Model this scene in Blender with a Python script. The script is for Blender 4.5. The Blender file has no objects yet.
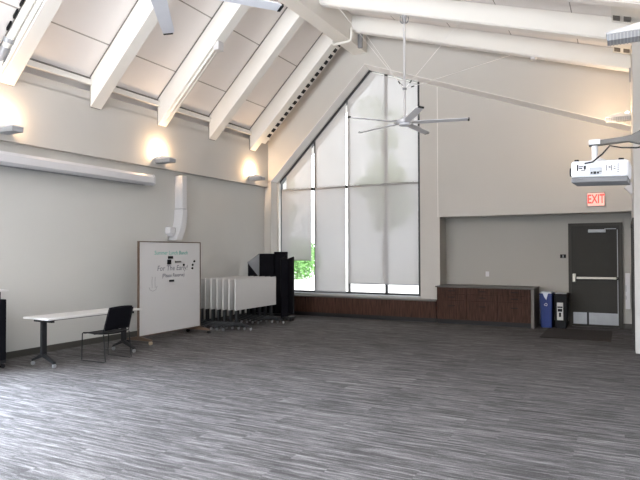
import bpy, math, random
from mathutils import Vector, Matrix
random.seed(7)
S = bpy.context.scene
COL = S.collection
PI = math.pi

# ------------------------------------------------------------------ helpers
class MB:
    def __init__(s): s.v = []; s.f = []
    def add(s, vs, fs):
        n = len(s.v); s.v += [tuple(v) for v in vs]; s.f += [[i + n for i in f] for f in fs]; return s
    def box(s, x0, y0, z0, x1, y1, z1, M=None):
        vs = [Vector((x, y, z)) for z in (z0, z1) for y in (y0, y1) for x in (x0, x1)]
        if M is not None: vs = [M @ v for v in vs]
        return s.add(vs, [[0, 2, 3, 1], [4, 5, 7, 6], [0, 1, 5, 4], [2, 6, 7, 3], [0, 4, 6, 2], [1, 3, 7, 5]])
    def prism(s, poly, axis, a, b, M=None):
        n = len(poly)
        def P(p, t):
            return Vector((p[0], t, p[1])) if axis == 'y' else (Vector((t, p[0], p[1])) if axis == 'x' else Vector((p[0], p[1], t)))
        vs = [P(p, a) for p in poly] + [P(p, b) for p in poly]
        if M is not None: vs = [M @ v for v in vs]
        fs = [list(range(n))[::-1], list(range(n, 2 * n))] + [[i, (i + 1) % n, n + (i + 1) % n, n + i] for i in range(n)]
        return s.add(vs, fs)
    def cyl(s, p, q, r, seg=12, r2=None):
        p = Vector(p); q = Vector(q); d = (q - p).normalized()
        a = d.orthogonal().normalized(); b = d.cross(a); r2 = r if r2 is None else r2
        vs = []
        for c, R in ((p, r), (q, r2)):
            for i in range(seg):
                t = 2 * PI * i / seg; vs.append(c + (a * math.cos(t) + b * math.sin(t)) * R)
        fs = [list(range(seg))[::-1], list(range(seg, 2 * seg))] + [[i, (i + 1) % seg, seg + (i + 1) % seg, seg + i] for i in range(seg)]
        return s.add(vs, fs)
    def tube(s, pts, r, seg=8):
        pts = [Vector(p) for p in pts]; rings = []; a = None
        n = len(pts)
        for i, p in enumerate(pts):
            d = ((pts[min(i + 1, n - 1)] - pts[max(i - 1, 0)])).normalized()
            a = d.orthogonal().normalized() if a is None else (a - d * a.dot(d)).normalized()
            b = d.cross(a)
            rings.append([p + (a * math.cos(2 * PI * k / seg) + b * math.sin(2 * PI * k / seg)) * r for k in range(seg)])
        vs = [v for R in rings for v in R]; fs = [list(range(seg))[::-1], [(n - 1) * seg + k for k in range(seg)]]
        for i in range(n - 1):
            for k in range(seg):
                fs.append([i * seg + k, i * seg + (k + 1) % seg, (i + 1) * seg + (k + 1) % seg, (i + 1) * seg + k])
        return s.add(vs, fs)
    def lathe(s, prof, c=(0, 0, 0), seg=20):
        vs = []; n = len(prof)
        for r, z in prof:
            for k in range(seg):
                t = 2 * PI * k / seg; vs.append((c[0] + r * math.cos(t), c[1] + r * math.sin(t), c[2] + z))
        fs = [list(range(seg))[::-1], [(n - 1) * seg + k for k in range(seg)]]
        for i in range(n - 1):
            for k in range(seg):
                fs.append([i * seg + k, i * seg + (k + 1) % seg, (i + 1) * seg + (k + 1) % seg, (i + 1) * seg + k])
        return s.add(vs, fs)
    def build(s, name, m, parent=None, bevel=0, smooth=False, rebase=False):
        L = Vector((0, 0, 0))
        if parent is not None:
            p = parent
            while p is not None: L = L + p.location; p = p.parent
        elif rebase:
            xs = [v[0] for v in s.v]; ys = [v[1] for v in s.v]; zs = [v[2] for v in s.v]
            L = Vector(((min(xs) + max(xs)) / 2, (min(ys) + max(ys)) / 2, min(zs)))
        me = bpy.data.meshes.new(name)
        me.from_pydata([tuple(Vector(v) - L) for v in s.v], [], s.f); me.validate(); me.update()
        import bmesh
        bm = bmesh.new(); bm.from_mesh(me); bmesh.ops.recalc_face_normals(bm, faces=bm.faces); bm.to_mesh(me); bm.free()
        o = bpy.data.objects.new(name, me); COL.objects.link(o); me.materials.append(m)
        if parent is not None: o.parent = parent
        elif rebase: o.location = L
        if smooth:
            for p in me.polygons: p.use_smooth = True
            if smooth == 'auto':
                mo = o.modifiers.new('es', 'EDGE_SPLIT'); mo.split_angle = math.radians(35)
        if bevel:
            b = o.modifiers.new('bevel', 'BEVEL'); b.width = bevel; b.segments = 2; b.limit_method = 'ANGLE'
        return o

def tag(o, label, cat, group=None, kind=None):
    o['label'] = label; o['category'] = cat
    if group: o['group'] = group
    if kind: o['kind'] = kind
    return o
def thing(name, label, cat, loc=(0, 0, 0), group=None):
    o = bpy.data.objects.new(name, None); COL.objects.link(o); o.location = loc; o.empty_display_size = .1
    return tag(o, label, cat, group)
def struct(o): o['kind'] = 'structure'; return o
def copy_tree(o, parent=None):
    c = o.copy(); COL.objects.link(c)
    if parent is not None: c.parent = parent
    for ch in list(o.children): copy_tree(ch, c)
    return c

# ------------------------------------------------------------------ materials
def newmat(name):
    m = bpy.data.materials.new(name); m.use_nodes = True
    n = m.node_tree.nodes; l = m.node_tree.links
    return m, n, l, n['Principled BSDF']
def mat(name, col, rough=.6, metal=0., var=.06, scale=8., spec=.5, bump=0.):
    m, n, l, b = newmat(name)
    b.inputs['Roughness'].default_value = rough; b.inputs['Metallic'].default_value = metal
    b.inputs['Specular IOR Level'].default_value = spec
    tc = n.new('ShaderNodeTexCoord'); nz = n.new('ShaderNodeTexNoise'); nz.inputs['Scale'].default_value = scale
    nz.inputs['Detail'].default_value = 3
    mx = n.new('ShaderNodeMix'); mx.data_type = 'RGBA'
    mx.inputs[6].default_value = (*[c * (1 - var) for c in col], 1); mx.inputs[7].default_value = (*[min(1, c * (1 + var)) for c in col], 1)
    l.new(tc.outputs['Object'], nz.inputs['Vector']); l.new(nz.outputs['Fac'], mx.inputs[0]); l.new(mx.outputs[2], b.inputs['Base Color'])
    if bump:
        bp = n.new('ShaderNodeBump'); bp.inputs['Strength'].default_value = bump; bp.inputs['Distance'].default_value = .01
        l.new(nz.outputs['Fac'], bp.inputs['Height']); l.new(bp.outputs['Normal'], b.inputs['Normal'])
    return m
def emis(name, col, st):
    m, n, l, b = newmat(name); b.inputs['Base Color'].default_value = (*col, 1)
    b.inputs['Emission Color'].default_value = (*col, 1); b.inputs['Emission Strength'].default_value = st
    return m

M_wall = mat('wall_paint', (.545, .53, .505), .75, var=.02, scale=2, bump=.0)
M_wall2 = mat('alcove_wall_dark', (.37, .36, .335), .75, var=.02, scale=2)  # darker tone for the alcove back wall and left return
M_wall3 = mat('lower_wall_paint', (.53, .53, .51), .75, var=.02, scale=2)
M_ledge = mat('ledge_paint', (.82, .80, .78), .6, var=.02)  # lightened to stand in for glow under the gable ledge
M_beam = mat('beam_paint', (.80, .785, .75), .5, var=.02, scale=3)
M_white = mat('white_plastic', (.60, .60, .62), .4, var=.02)
M_lam = mat('white_laminate', (.58, .575, .57), .35, var=.02)
M_black = mat('black_plastic', (.006, .006, .008), .6, var=.2, spec=.2)
M_blackf = mat('black_fabric', (.005, .005, .0075), .95, var=.25, scale=30, spec=.1)
M_blackm = mat('black_metal', (.009, .01, .012), .5, metal=.0, var=.1, spec=.3)
M_frame = mat('window_frame_dark', (.018, .02, .024), .45, var=.1)
M_grey = mat('grey_metal', (.32, .33, .35), .45, metal=.4, var=.05)
M_fan = mat('fan_silver', (.80, .81, .86), .45, metal=.15, var=.04)
M_chrome = mat('chrome', (.50, .48, .43), .42, metal=1., var=.03)
M_steel = mat('brushed_steel', (.36, .37, .39), .3, metal=.9, var=.15, scale=6)
M_door = mat('door_paint', (.030, .029, .026), .6, var=.05, spec=.25)
M_doorf = mat('door_frame_paint', (.045, .042, .038), .6, var=.05, spec=.25)
M_base = mat('rubber_base', (.05, .048, .042), .6, var=.1)
M_blue = mat('blue_plastic', (.006, .025, .15), .45, var=.1)
M_bag = mat('clear_bag', (.55, .6, .68), .3, var=.2, scale=40)
M_mat = mat('mat_fibre', (.012, .008, .007), .95, var=.4, scale=120)
M_brownf = mat('bronze_frame', (.10, .065, .045), .45, metal=.3, var=.1)
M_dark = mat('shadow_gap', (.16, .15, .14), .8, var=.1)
M_slat = mat('grey_grille', (.30, .31, .33), .5, var=.05)
M_ctop = mat('counter_laminate', (.06, .055, .05), .4, var=.1, scale=20)
M_cend = mat('cabinet_end', (.10, .09, .08), .5, var=.1)
M_sill = mat('sill_white', (.62, .64, .68), .3, var=.03)
M_conc = mat('pale_paving', (.75, .74, .72), .9, var=.05)
M_bulb = emis('lamp_warm', (1, .78, .48), 25)
M_teal = mat('teal_marker', (.12, .38, .32), .5, var=.1)
M_inkblk = mat('black_marker', (.05, .05, .06), .5, var=.1)
M_inkgry = mat('grey_marker', (.17, .17, .20), .5, var=.1)

# wood laminate
def wood():
    m, n, l, b = newmat('brown_wood_laminate'); b.inputs['Roughness'].default_value = .65; b.inputs['Specular IOR Level'].default_value = .15
    tc = n.new('ShaderNodeTexCoord'); mp = n.new('ShaderNodeMapping'); mp.inputs['Scale'].default_value = (14, 14, 1.2)
    nz = n.new('ShaderNodeTexNoise'); nz.inputs['Scale'].default_value = 3; nz.inputs['Detail'].default_value = 5
    cr = n.new('ShaderNodeValToRGB'); cr.color_ramp.elements[0].position = .3; cr.color_ramp.elements[1].position = .75
    cr.color_ramp.elements[0].color = (.020, .009, .006, 1); cr.color_ramp.elements[1].color = (.075, .036, .025, 1)
    l.new(tc.outputs['Object'], mp.inputs[0]); l.new(mp.outputs[0], nz.inputs['Vector']); l.new(nz.outputs['Fac'], cr.inputs[0]); l.new(cr.outputs[0], b.inputs['Base Color'])
    return m
M_wood = wood()

def carpet():
    m, n, l, b = newmat('striated_carpet'); b.inputs['Roughness'].default_value = .95; b.inputs['Specular IOR Level'].default_value = .1
    b.inputs['Sheen Weight'].default_value = 0.0
    tc = n.new('ShaderNodeTexCoord')
    def noise(sc, scale, det, off=None):
        mp = n.new('ShaderNodeMapping'); mp.inputs['Scale'].default_value = sc
        nz = n.new('ShaderNodeTexNoise'); nz.inputs['Scale'].default_value = scale; nz.inputs['Detail'].default_value = det
        if off is None: l.new(tc.outputs['Object'], mp.inputs[0])
        else: l.new(off, mp.inputs[0])
        l.new(mp.outputs[0], nz.inputs['Vector']); return nz
    br = n.new('ShaderNodeTexBrick'); br.inputs['Scale'].default_value = 1
    br.inputs['Brick Width'].default_value = 1.0; br.inputs['Row Height'].default_value = .25; br.inputs['Mortar Size'].default_value = 0
    br.inputs['Color1'].default_value = (0, 0, 0, 1); br.inputs['Color2'].default_value = (1, 1, 1, 1); br.offset = .37
    l.new(tc.outputs['Object'], br.inputs['Vector'])
    # each plank shifts the streak pattern
    ad = n.new('ShaderNodeVectorMath'); ad.operation = 'MULTIPLY_ADD'; ad.inputs[1].default_value = (3.7, 1.9, 5)
    l.new(br.outputs['Color'], ad.inputs[0]); l.new(tc.outputs['Object'], ad.inputs[2])
    a = noise((1.3, 20, 1), 1.5, 5, ad.outputs[0]); c = noise((5, 75, 1), 2.0, 4, ad.outputs[0]); d = noise((60, 60, 60), 2.0, 1); e = noise((.5, .5, 1), 1, 2)
    def math_(op, x, y):
        q = n.new('ShaderNodeMath'); q.operation = op
        for i, w in enumerate((x, y)):
            if isinstance(w, (int, float)): q.inputs[i].default_value = w
            else: l.new(w, q.inputs[i])
        return q.outputs[0]
    s = math_('ADD', math_('MULTIPLY', a.outputs['Fac'], .6), math_('MULTIPLY', c.outputs['Fac'], .4))
    s = math_('ADD', s, math_('MULTIPLY', math_('SUBTRACT', br.outputs['Fac'], .5), 0.0))
    s = math_('ADD', s, math_('MULTIPLY', math_('SUBTRACT', d.outputs['Fac'], .5), .3))
    s = math_('ADD', s, math_('MULTIPLY', math_('SUBTRACT', e.outputs['Fac'], .5), .1))
    cr = n.new('ShaderNodeValToRGB'); el = cr.color_ramp.elements
    el[0].position = .40; el[0].color = (.042, .040, .041, 1); el[1].position = .68; el[1].color = (.20, .195, .20, 1)
    k = el.new(.52); k.color = (.086, .083, .085, 1)
    l.new(s, cr.inputs[0]); l.new(cr.outputs[0], b.inputs['Base Color'])
    bp = n.new('ShaderNodeBump'); bp.inputs['Strength'].default_value = .4; bp.inputs['Distance'].default_value = .01
    l.new(d.outputs['Fac'], bp.inputs['Height']); l.new(bp.outputs['Normal'], b.inputs['Normal'])
    return m
M_carpet = carpet()

def ceiling_mat(name, x0, step, col):
    m, n, l, b = newmat(name); b.inputs['Roughness'].default_value = .8
    tc = n.new('ShaderNodeTexCoord'); sp = n.new('ShaderNodeSeparateXYZ'); l.new(tc.outputs['Object'], sp.inputs[0])
    def M(op, x, y):
        q = n.new('ShaderNodeMath'); q.operation = op
        for i, w in enumerate((x, y)):
            if isinstance(w, (int, float)): q.inputs[i].default_value = w
            else: l.new(w, q.inputs[i])
        return q.outputs[0]
    t = M('FRACT', M('DIVIDE', M('SUBTRACT', sp.outputs[0], x0 - 20 * step - .008), step), 0)
    g = M('LESS_THAN', t, .016 / step)
    mx = n.new('ShaderNodeMix'); mx.data_type = 'RGBA'; mx.inputs[6].default_value = (*col, 1); mx.inputs[7].default_value = (.36, .33, .31, 1)
    l.new(g, mx.inputs[0]); l.new(mx.outputs[2], b.inputs['Base Color'])
    return m
M_ceilL = ceiling_mat('ceiling_panel_left', -7.86, .9, (.88, .845, .83))
M_ceilR = ceiling_mat('ceiling_panel_right', -.72, 1.245, (.88, .845, .83))

def glass():
    m, n, l, b = newmat('window_glass')
    out = n['Material Output']; tr = n.new('ShaderNodeBsdfTransparent'); gl = n.new('ShaderNodeBsdfGlossy'); gl.inputs['Roughness'].default_value = .02
    mx = n.new('ShaderNodeMixShader'); mx.inputs[0].default_value = .05
    l.new(tr.outputs[0], mx.inputs[1]); l.new(gl.outputs[0], mx.inputs[2]); l.new(mx.outputs[0], out.inputs[0]); return m
M_glass = glass()
def shade(name, tp, tl, df):
    m, n, l, b = newmat(name); out = n['Material Output']
    tr = n.new('ShaderNodeBsdfTransparent'); tr.inputs[0].default_value = (1, 1, 1, 1)
    tn = n.new('ShaderNodeBsdfTranslucent'); tn.inputs[0].default_value = (*tl, 1)
    di = n.new('ShaderNodeBsdfDiffuse'); di.inputs[0].default_value = (*df, 1)
    tc = n.new('ShaderNodeTexCoord'); wv = n.new('ShaderNodeTexNoise'); wv.inputs['Scale'].default_value = 1.0
    mp = n.new('ShaderNodeMapping'); mp.inputs['Scale'].default_value = (5, 5, .25); l.new(tc.outputs['Object'], mp.inputs[0]); l.new(mp.outputs[0], wv.inputs['Vector'])
    ma = n.new('ShaderNodeMapRange'); ma.inputs[3].default_value = tp * .85; ma.inputs[4].default_value = tp * 1.15; l.new(wv.outputs['Fac'], ma.inputs[0])
    a = n.new('ShaderNodeAddShader'); l.new(tn.outputs[0], a.inputs[0]); l.new(di.outputs[0], a.inputs[1])
    mx = n.new('ShaderNodeMixShader'); l.new(ma.outputs[0], mx.inputs[0]); l.new(a.outputs[0], mx.inputs[1]); l.new(tr.outputs[0], mx.inputs[2]); l.new(mx.outputs[0], out.inputs[0])
    return m
M_shade = shade('roller_shade_fabric', .058, (.06, .06, .062), (.38, .375, .38))
M_shadeU = shade('upper_shade_fabric', .10, (.07, .07, .07), (.42, .41, .41))

# ------------------------------------------------------------------ key dimensions
XL, XU = -8.47, -8.35          # left wall, lower and upper face
G, B, A = 13.03, 13.35, 13.90  # proud gable face, window plane, alcove back
XR, XN = .17, .35              # right wall far part, near part
YB = -4.5                      # wall behind the camera
LIP = 3.36
def zl(x): return 4.75 + (x + 8.35)           # underside of left roof
def zr(x): return 5.38 + .31 * (.15 - x)      # underside of right roof
XRIDGE = -5.857; ZR = zl(XRIDGE)
def ledge(x): return 3.50 + (x + 8.29) * 1.004 if x < -5.57 else 6.235 - .369 * (x + 5.57)

# ------------------------------------------------------------------ shell
struct(MB().box(-8.9, YB, -.1, .9, 14.1, 0).build('floor', M_carpet))
struct(MB().prism([(-8.8, zl(-8.8)), (XRIDGE, ZR), (XRIDGE, ZR + .25), (-8.8, zl(-8.8) + .25)], 'y', YB, 14.1).build('ceiling', M_ceilL))
struct(MB().prism([(XRIDGE, ZR), (.9, zr(.9)), (.9, zr(.9) + .25), (XRIDGE, ZR + .25)], 'y', YB, 14.1).build('ceiling', M_ceilR))
# left wall: lower part with window openings near the camera, upper part overhangs
w = MB()
w.box(-8.75, 4.3, 0, XL, 13.95, LIP); w.box(-8.75, YB, 0, XL, -3.2, LIP)
w.box(-8.75, -3.2, 0, XL, 4.3, .15); w.box(-8.75, -3.2, 2.6, XL, 4.3, LIP); w.box(-8.75, .45, .15, XL, .65, 2.6)
struct(w.build('wall_left', M_wall3)); w = MB()
w.box(-8.75, YB, LIP, XU, G, zl(-8.75))
w.box(-8.60, YB, zl(-8.75) - .01, XU, G, zl(-8.60)); 
struct(w.build('wall_left', M_wall))
struct(MB().box(XU, YB, 4.60, XU + .07, G, 4.70).build('trim_1', M_beam, bevel=.01))
struct(MB().box(XU, YB, 4.715, XU + .02, G, 4.745).build('trim_2', M_dark))
# far wall
w = MB()
xs = [-8.75, -8.29, -7.6, -6.9, -6.2, -5.857, -5.57, -4.2, -2.6, -1, .6]
P = [(-8.75, LIP), (-8.29, 3.50), (-5.57, 6.235), (.6, ledge(.6)), (.6, zr(.6)), (XRIDGE, ZR), (-8.75, zl(-8.75))]
w.prism([(-8.75, 3.0), (-8.29, 3.50), (-5.57, 6.235), (-5.57, 7.15), (XRIDGE, ZR), (-8.75, zl(-8.75))], 'y', G, B)
w.prism([(-5.57, 6.235), (.6, ledge(.6)), (.6, zr(.6)), (-5.57, 7.15)], 'y', G, B)
w.box(-8.75, G, 0, -8.26, B, 3.53)
w.prism([(-8.75, 3.4), (-8.2, 3.55), (-5.57, 6.20), (-5.57, 7.15), (XRIDGE, ZR), (-8.75, zl(-8.75))], 'y', B, A)
w.prism([(-5.57, 6.20), (.6, ledge(.6) - .05), (.6, zr(.6)), (-5.57, 7.15)], 'y', B, A)
w.box(-8.75, B, 0, -8.22, A, 3.6)
w.box(-8.22, B, 0, -4.27, A, .56)
w.prism([(-4.27, 0), (-3.80, 0), (-3.80, 5.62), (-4.27, 5.80)], 'y', B, A)
w.prism([(-3.80, 2.45), (.6, 2.45), (.6, 4.0), (-3.80, 5.62)], 'y', B, A)
struct(w.build('wall_far', M_wall))
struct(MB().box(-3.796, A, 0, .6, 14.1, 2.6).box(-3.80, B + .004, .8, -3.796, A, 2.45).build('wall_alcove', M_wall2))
# ledge lining of the gable recess; pale colour and right-hand slope imitate glow
t = MB()
t.prism([(-8.27, ledge(-8.27) - .02), (-5.57, ledge(-5.5701) - .02), (-5.57, ledge(-5.5701)), (-8.27, ledge(-8.27))], 'y', G - .003, B + .02)
va = []
for x in (-5.57, .165):
    z = ledge(x); va += [(x, G - .002, z - .004), (x, G - .002, z + .012), (x, B + .02, z + .012), (x, B + .02, z - .055)]
t.add(va, [[0, 1, 2, 3], [7, 6, 5, 4], [0, 4, 5, 1], [1, 5, 6, 2], [2, 6, 7, 3], [3, 7, 4, 0]])
struct(t.build('trim_3', M_ledge))
# control joint on the wall beside the window
struct(MB().box(-3.845, B - .004, 2.45, -3.83, B, 5.52).build('trim_4', M_ledge))
# right wall
w = MB()
w.box(XR, 10.62, 2.2, .75, 13.95, 5.40); w.box(XR, 10.62, 0, .75, 10.9, 2.2); w.box(XR, 13.3, 0, .75, 13.95, 2.2)
w.box(XN, YB, 0, .75, 10.62, 5.31)
struct(w.build('wall_right', M_wall))
# back wall with tall gable window opening
w = MB()
w.box(-8.75, YB - .2, 0, -8.1, YB, 5.0); w.box(-1.2, YB - .2, 0, .75, YB, 5.35); w.box(-8.1, YB - .2, 0, -1.2, YB, .5)
w.prism([(-8.75, 4.35), (.75, 4.35), (.75, zr(.75)), (XRIDGE, ZR), (-8.75, zl(-8.75))], 'y', YB - .2, YB)
struct(w.build('wall_back', M_wall))

# baseboards
struct(MB().box(XL, 4.3, 0, XL + .012, G, .105).build('baseboard_left', M_base))
struct(MB().box(-1.66, A - .012, 0, -1.06, A, .105).box(-.0, A - .012, 0, XR, A, .105).build('baseboard_far', M_base))
struct(MB().box(XR - .012, 13.3, 0, XR, A - .012, .105).build('baseboard_right', M_base))

# ------------------------------------------------------------------ gable window
wf = MB(); YF0, YF1 = 13.46, 13.54
wf.box(-8.22, YF0, .57, -8.20, YF1, 3.58); wf.box(-4.33, YF0, .57, -4.27, YF1, 5.76); wf.box(-4.325, 13.37, .57, -4.272, YF0, 5.76); wf.box(-8.22, YF0, .57, -4.27, YF1, .62)
def diag(xa, xb, th=.075, dz=-.03):
    za, zb = ledge(xa) + dz, ledge(xb) + dz
    wf.prism([(xa, za - th), (xb, zb - th), (xb, zb), (xa, za)], 'y', YF0 - .07, YF1)
diag(-8.2, -5.57, .075); diag(-5.57, -4.27, .02)
for x in (-7.165, -6.195): wf.box(x - .022, YF0, .57, x + .022, YF1, ledge(x) - .05)
wf.box(-5.21, YF0, .57, -5.15, YF1, ledge(-5.2) - .05)
wf.box(-8.2, YF0, 3.27, -4.3, YF1, 3.33)
win = struct(wf.build('window_1', M_frame))
pn = [(-8.20, .62, -7.187, 3.27), (-7.143, .62, -6.217, 3.27), (-6.173, .62, -5.21, 3.27), (-5.15, .62, -4.33, 3.27)]
for x0, z0, x1, z1 in pn: MB().box(x0, 13.495, z0, x1, 13.505, z1).build('pane', M_glass, win)
for x0, x1 in ((-8.10, -7.187), (-7.143, -6.217), (-6.173, -5.21), (-5.15, -4.33)):
    pts = [(x0, 3.33), (x1, 3.33), (x1, ledge(x1) - .12)] + ([(-5.57, ledge(-5.57) - .12)] if x0 < -5.57 < x1 else []) + [(x0, max(3.34, ledge(x0) - .12))]
    MB().prism(pts, 'y', 13.495, 13.505).build('pane', M_glass, win)
MB().box(-8.25, 13.30, .555, -4.27, 13.46, .575).build('sill', M_sill, win)

# roller shades
def roller(x0, x1, z0, z1, label, upper=False):
    poly = [(x0, z0), (x1, z0), (x1, min(z1, ledge(x1) - .09)), (x0, min(z1, ledge(x0) - .09))]
    if upper and x0 < -5.57 < x1: poly.insert(3, (-5.57, ledge(-5.57) - .09))
    y = 13.425 if upper else 13.40
    r = thing('roller_shade', label, 'window shade', ((x0 + x1) / 2, y, z0), 'grey roller shades over the tall gable window')
    MB().add([(p[0], y, p[1]) for p in poly], [list(range(len(poly)))]).build('shade_fabric', M_shadeU if upper else M_shade, r)
    if not upper:
        MB().box(x0, y - .012, z0 - .03, x1, y + .008, z0).build('hem_bar', M_grey, r)
        MB().cyl((x0, y + .01, z1), (x1, y + .01, z1), .022).build('roller_tube', M_shade, r, smooth='auto')
        MB().box(x1 + .0, y - .01, z1 - .04, x1 + .04, y + .03, z1 + .03).build('bracket', M_black, r)
    else:
        MB().box(x0, y - .004, z0 - .012, x1, y + .006, z0).build('hem_bar', M_shadeU, r)
roller(-8.15, -7.245, 1.44, 3.30, 'left lower grey roller shade, raised to show green shrubs beneath it')
roller(-7.13, -6.25, .63, 3.30, 'narrow middle lower grey roller shade pulled right down to the sill')
roller(-6.195, -4.335, .86, 3.30, 'wide right lower grey roller shade with a gap above the sill')
roller(-8.02, -7.245, 3.34, 4.6, 'small triangular grey shade at the upper left of the gable window', True)
roller(-7.13, -6.25, 3.34, 5.6, 'tall narrow slant-topped grey shade in the upper middle of the gable window', True)
roller(-6.195, -4.335, 3.34, 6.3, 'large peaked grey shade at the upper right of the gable window, behind the fan', True)

# ------------------------------------------------------------------ bench and cabinet
b = thing('window_bench', 'long low brown wood bench running under the gable window', 'bench', (-6.1, 13.2, 0))
MB().box(-8.45, 13.10, .10, -3.83, 13.34, .49).build('front_panel', M_wood, b)
MB().box(-8.45, 13.16, 0, -3.83, 13.34, .10).build('toe_kick', M_blackm, b)
MB().box(-8.45, 13.07, .49, -3.83, 13.345, .52).build('bench_top', M_ctop, b)

c = thing('drawer_cabinet', 'wide dark brown cabinet of nine drawers in the alcove', 'cabinet', (-2.75, 13.4, 0))
CX0, CX1, CZ = -3.79, -1.74, .825
MB().box(CX0, 13.06, .10, CX1, A - .01, CZ).build('body', M_wood, c)
MB().box(CX0, 13.12, 0, CX1, A - .01, .10).build('toe_kick', M_blackm, c)
MB().box(CX0 - .03, 13.02, CZ, -1.67, A - .005, .855).build('worktop', M_ctop, c, bevel=.004)
MB().box(CX1, 13.03, 0, CX1 + .06, A - .01, CZ).build('end_panel', M_cend, c)
for k in range(3):
    x0 = CX0 + .01 + k * .684; x1 = x0 + .664
    for z0, z1 in ((.685, .815), (.545, .675), (.115, .535)):
        d = MB().box(x0, 13.04, z0, x1, 13.06, z1).build('drawer', M_wood, c, bevel=.002)
        zh = (z0 + z1) / 2 if z1 - z0 < .2 else z1 - .12
        xm = (x0 + x1) / 2
        MB().box(xm - .07, 13.01, zh - .008, xm + .07, 13.022, zh + .008).box(xm - .07, 13.02, zh - .006, xm - .058, 13.04, zh + .006).box(xm + .058, 13.02, zh - .006, xm + .07, 13.04, zh + .006).build('handle', M_black, d)

# ------------------------------------------------------------------ doors
d1 = struct(MB().box(-1.06, A - .06, 0, -1.00, A, 2.25).box(-.06, A - .06, 0, 0, A, 2.25).box(-1.0, A - .06, 2.19, -.06, A, 2.25).build('door_1', M_doorf))
leaf = MB().box(-1.0, A - .045, .01, -.06, A - .005, 2.19).build('leaf', M_door, d1)
MB().box(-.97, A - .055, .06, -.09, A - .045, .31).build('kick_plate', M_steel, d1)
pb = MB().box(-.90, A - .12, 1.035, -.10, A - .085, 1.085).build('push_bar', M_chrome, d1, bevel=.008)
MB().box(-.98, A - .125, .97, -.91, A - .045, 1.15).build('latch_housing', M_chrome, pb, bevel=.01)
MB().box(-.13, A - .12, 1.03, -.09, A - .045, 1.09).build('end_cap', M_black, pb)
cl = MB().box(-.66, A - .11, 2.04, -.32, A - .045, 2.11).build('door_closer', M_grey, d1, bevel=.01)
MB().box(-.34, A - .09, 2.11, -.12, A - .07, 2.125).build('closer_arm', M_grey, cl)
MB().box(-.70, A - .075, .04, -.66, A - .055, .33).build('door_stop', M_blackm, d1)
MB().box(-.105, A - .05, .25, -.09, A - .03, 2.1).build('edge_guard', M_grey, d1)
d2 = struct(MB().box(XR - .02, 10.95, 0, XR + .14, 11.05, 2.2).box(XR - .02, 13.15, 0, XR + .14, 13.25, 2.2).box(XR - .02, 11.05, 2.12, XR + .14, 13.15, 2.2).build('door_2', M_doorf))
MB().box(XR + .04, 11.05, .01, XR + .09, 13.15, 2.12).build('leaf', M_door, d2)
MB().box(XR + .005, 11.2, .96, XR + .04, 11.26, 1.08).build('door_handle', M_chrome, d2)

tag(MB().box(-1.42, 11.78, 0, -.20, 13.24, .012).build('door_mat', M_mat, rebase=True, bevel=.004), 'dark brown entrance mat in front of the grey door', 'mat')

# ------------------------------------------------------------------ bins
def bin_(x0, x1, col, label, name):
    y0, y1 = 13.27, 13.80
    r = thing(name, label, 'bin', ((x0 + x1) / 2, (y0 + y1) / 2, 0), 'slim bins beside the grey door')
    cx, cy = (x0 + x1) / 2, (y0 + y1) / 2; w2, h2 = (x1 - x0) / 2, (y1 - y0) / 2
    mb = MB()
    def ring(s, z): return [(cx - w2 * s, cy - h2 * s, z), (cx + w2 * s, cy - h2 * s, z), (cx + w2 * s, cy + h2 * s, z), (cx - w2 * s, cy + h2 * s, z)]
    vs = ring(.84, .0) + ring(1, .70) ; fs = [[0, 3, 2, 1], [4, 5, 6, 7]] + [[i, (i + 1) % 4, 4 + (i + 1) % 4, 4 + i] for i in range(4)]
    mb.add(vs, fs).build('body', col, r, bevel=.015)
    MB().box(x0 - .008, y0 - .008, .70, x1 + .008, y1 + .008, .735).build('rim', col, r, bevel=.008)
    return r, cx, y0
r, cx, y0 = bin_(-1.60, -1.34, M_blue, 'slim blue recycling bin with a plastic liner showing', 'recycling_bin')
mb = MB()
for k in range(9):
    a = -1.58 + k * .026; mb.prism([(a, .60 - .05 * math.sin(k * 1.9)), (a + .027, .60 - .05 * math.sin(k * 1.9 + 1)), (a + .027, .76), (a, .76 + .02 * math.cos(k))], 'y', y0 - .016 - .004 * (k % 2), y0 - .009)
MB().prism([(-1.54, .76), (-1.40, .76), (-1.43, .72), (-1.46, .60), (-1.50, .66)], 'y', y0 - .018, y0 - .009).box(-1.58, y0, .736, -1.36, y0 + .45, .76).build('liner', M_bag, r)
# recycling mark: three chasing arrows
mk = MB()
for k in range(3):
    M = Matrix.Translation((cx, y0 + .010, .50)) @ Matrix.Scale(.6, 4) @ Matrix.Rotation(k * 2 * PI / 3, 4, 'Y')
    mk.prism([(-.035, .030), (.018, .030), (.018, .018), (.042, .040), (.018, .062), (.018, .050), (-.035, .050)], 'y', -.028, -.010, M)
mk.build('recycling_mark', M_white, r)
r, cx, y0 = bin_(-1.31, -1.05, M_black, 'slim black trash bin standing nearest the grey door', 'trash_bin')
MB().box(-1.25, y0 - .004, .18, -1.13, y0 + .03, .55).build('label_panel', mat('bin_label', (.55, .55, .53), .5), r)
MB().box(-1.24, y0 - .008, .44, -1.14, y0 - .004, .47).box(-1.235, y0 - .008, .36, -1.145, y0 - .004, .42).box(-1.21, y0 - .008, .25, -1.17, y0 - .004, .34).build('label_print', M_black, r)
MB().box(-1.28, y0 + .03, .7352, -1.08, y0 + .5, .75).build('lid_opening', M_grey, r)

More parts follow.
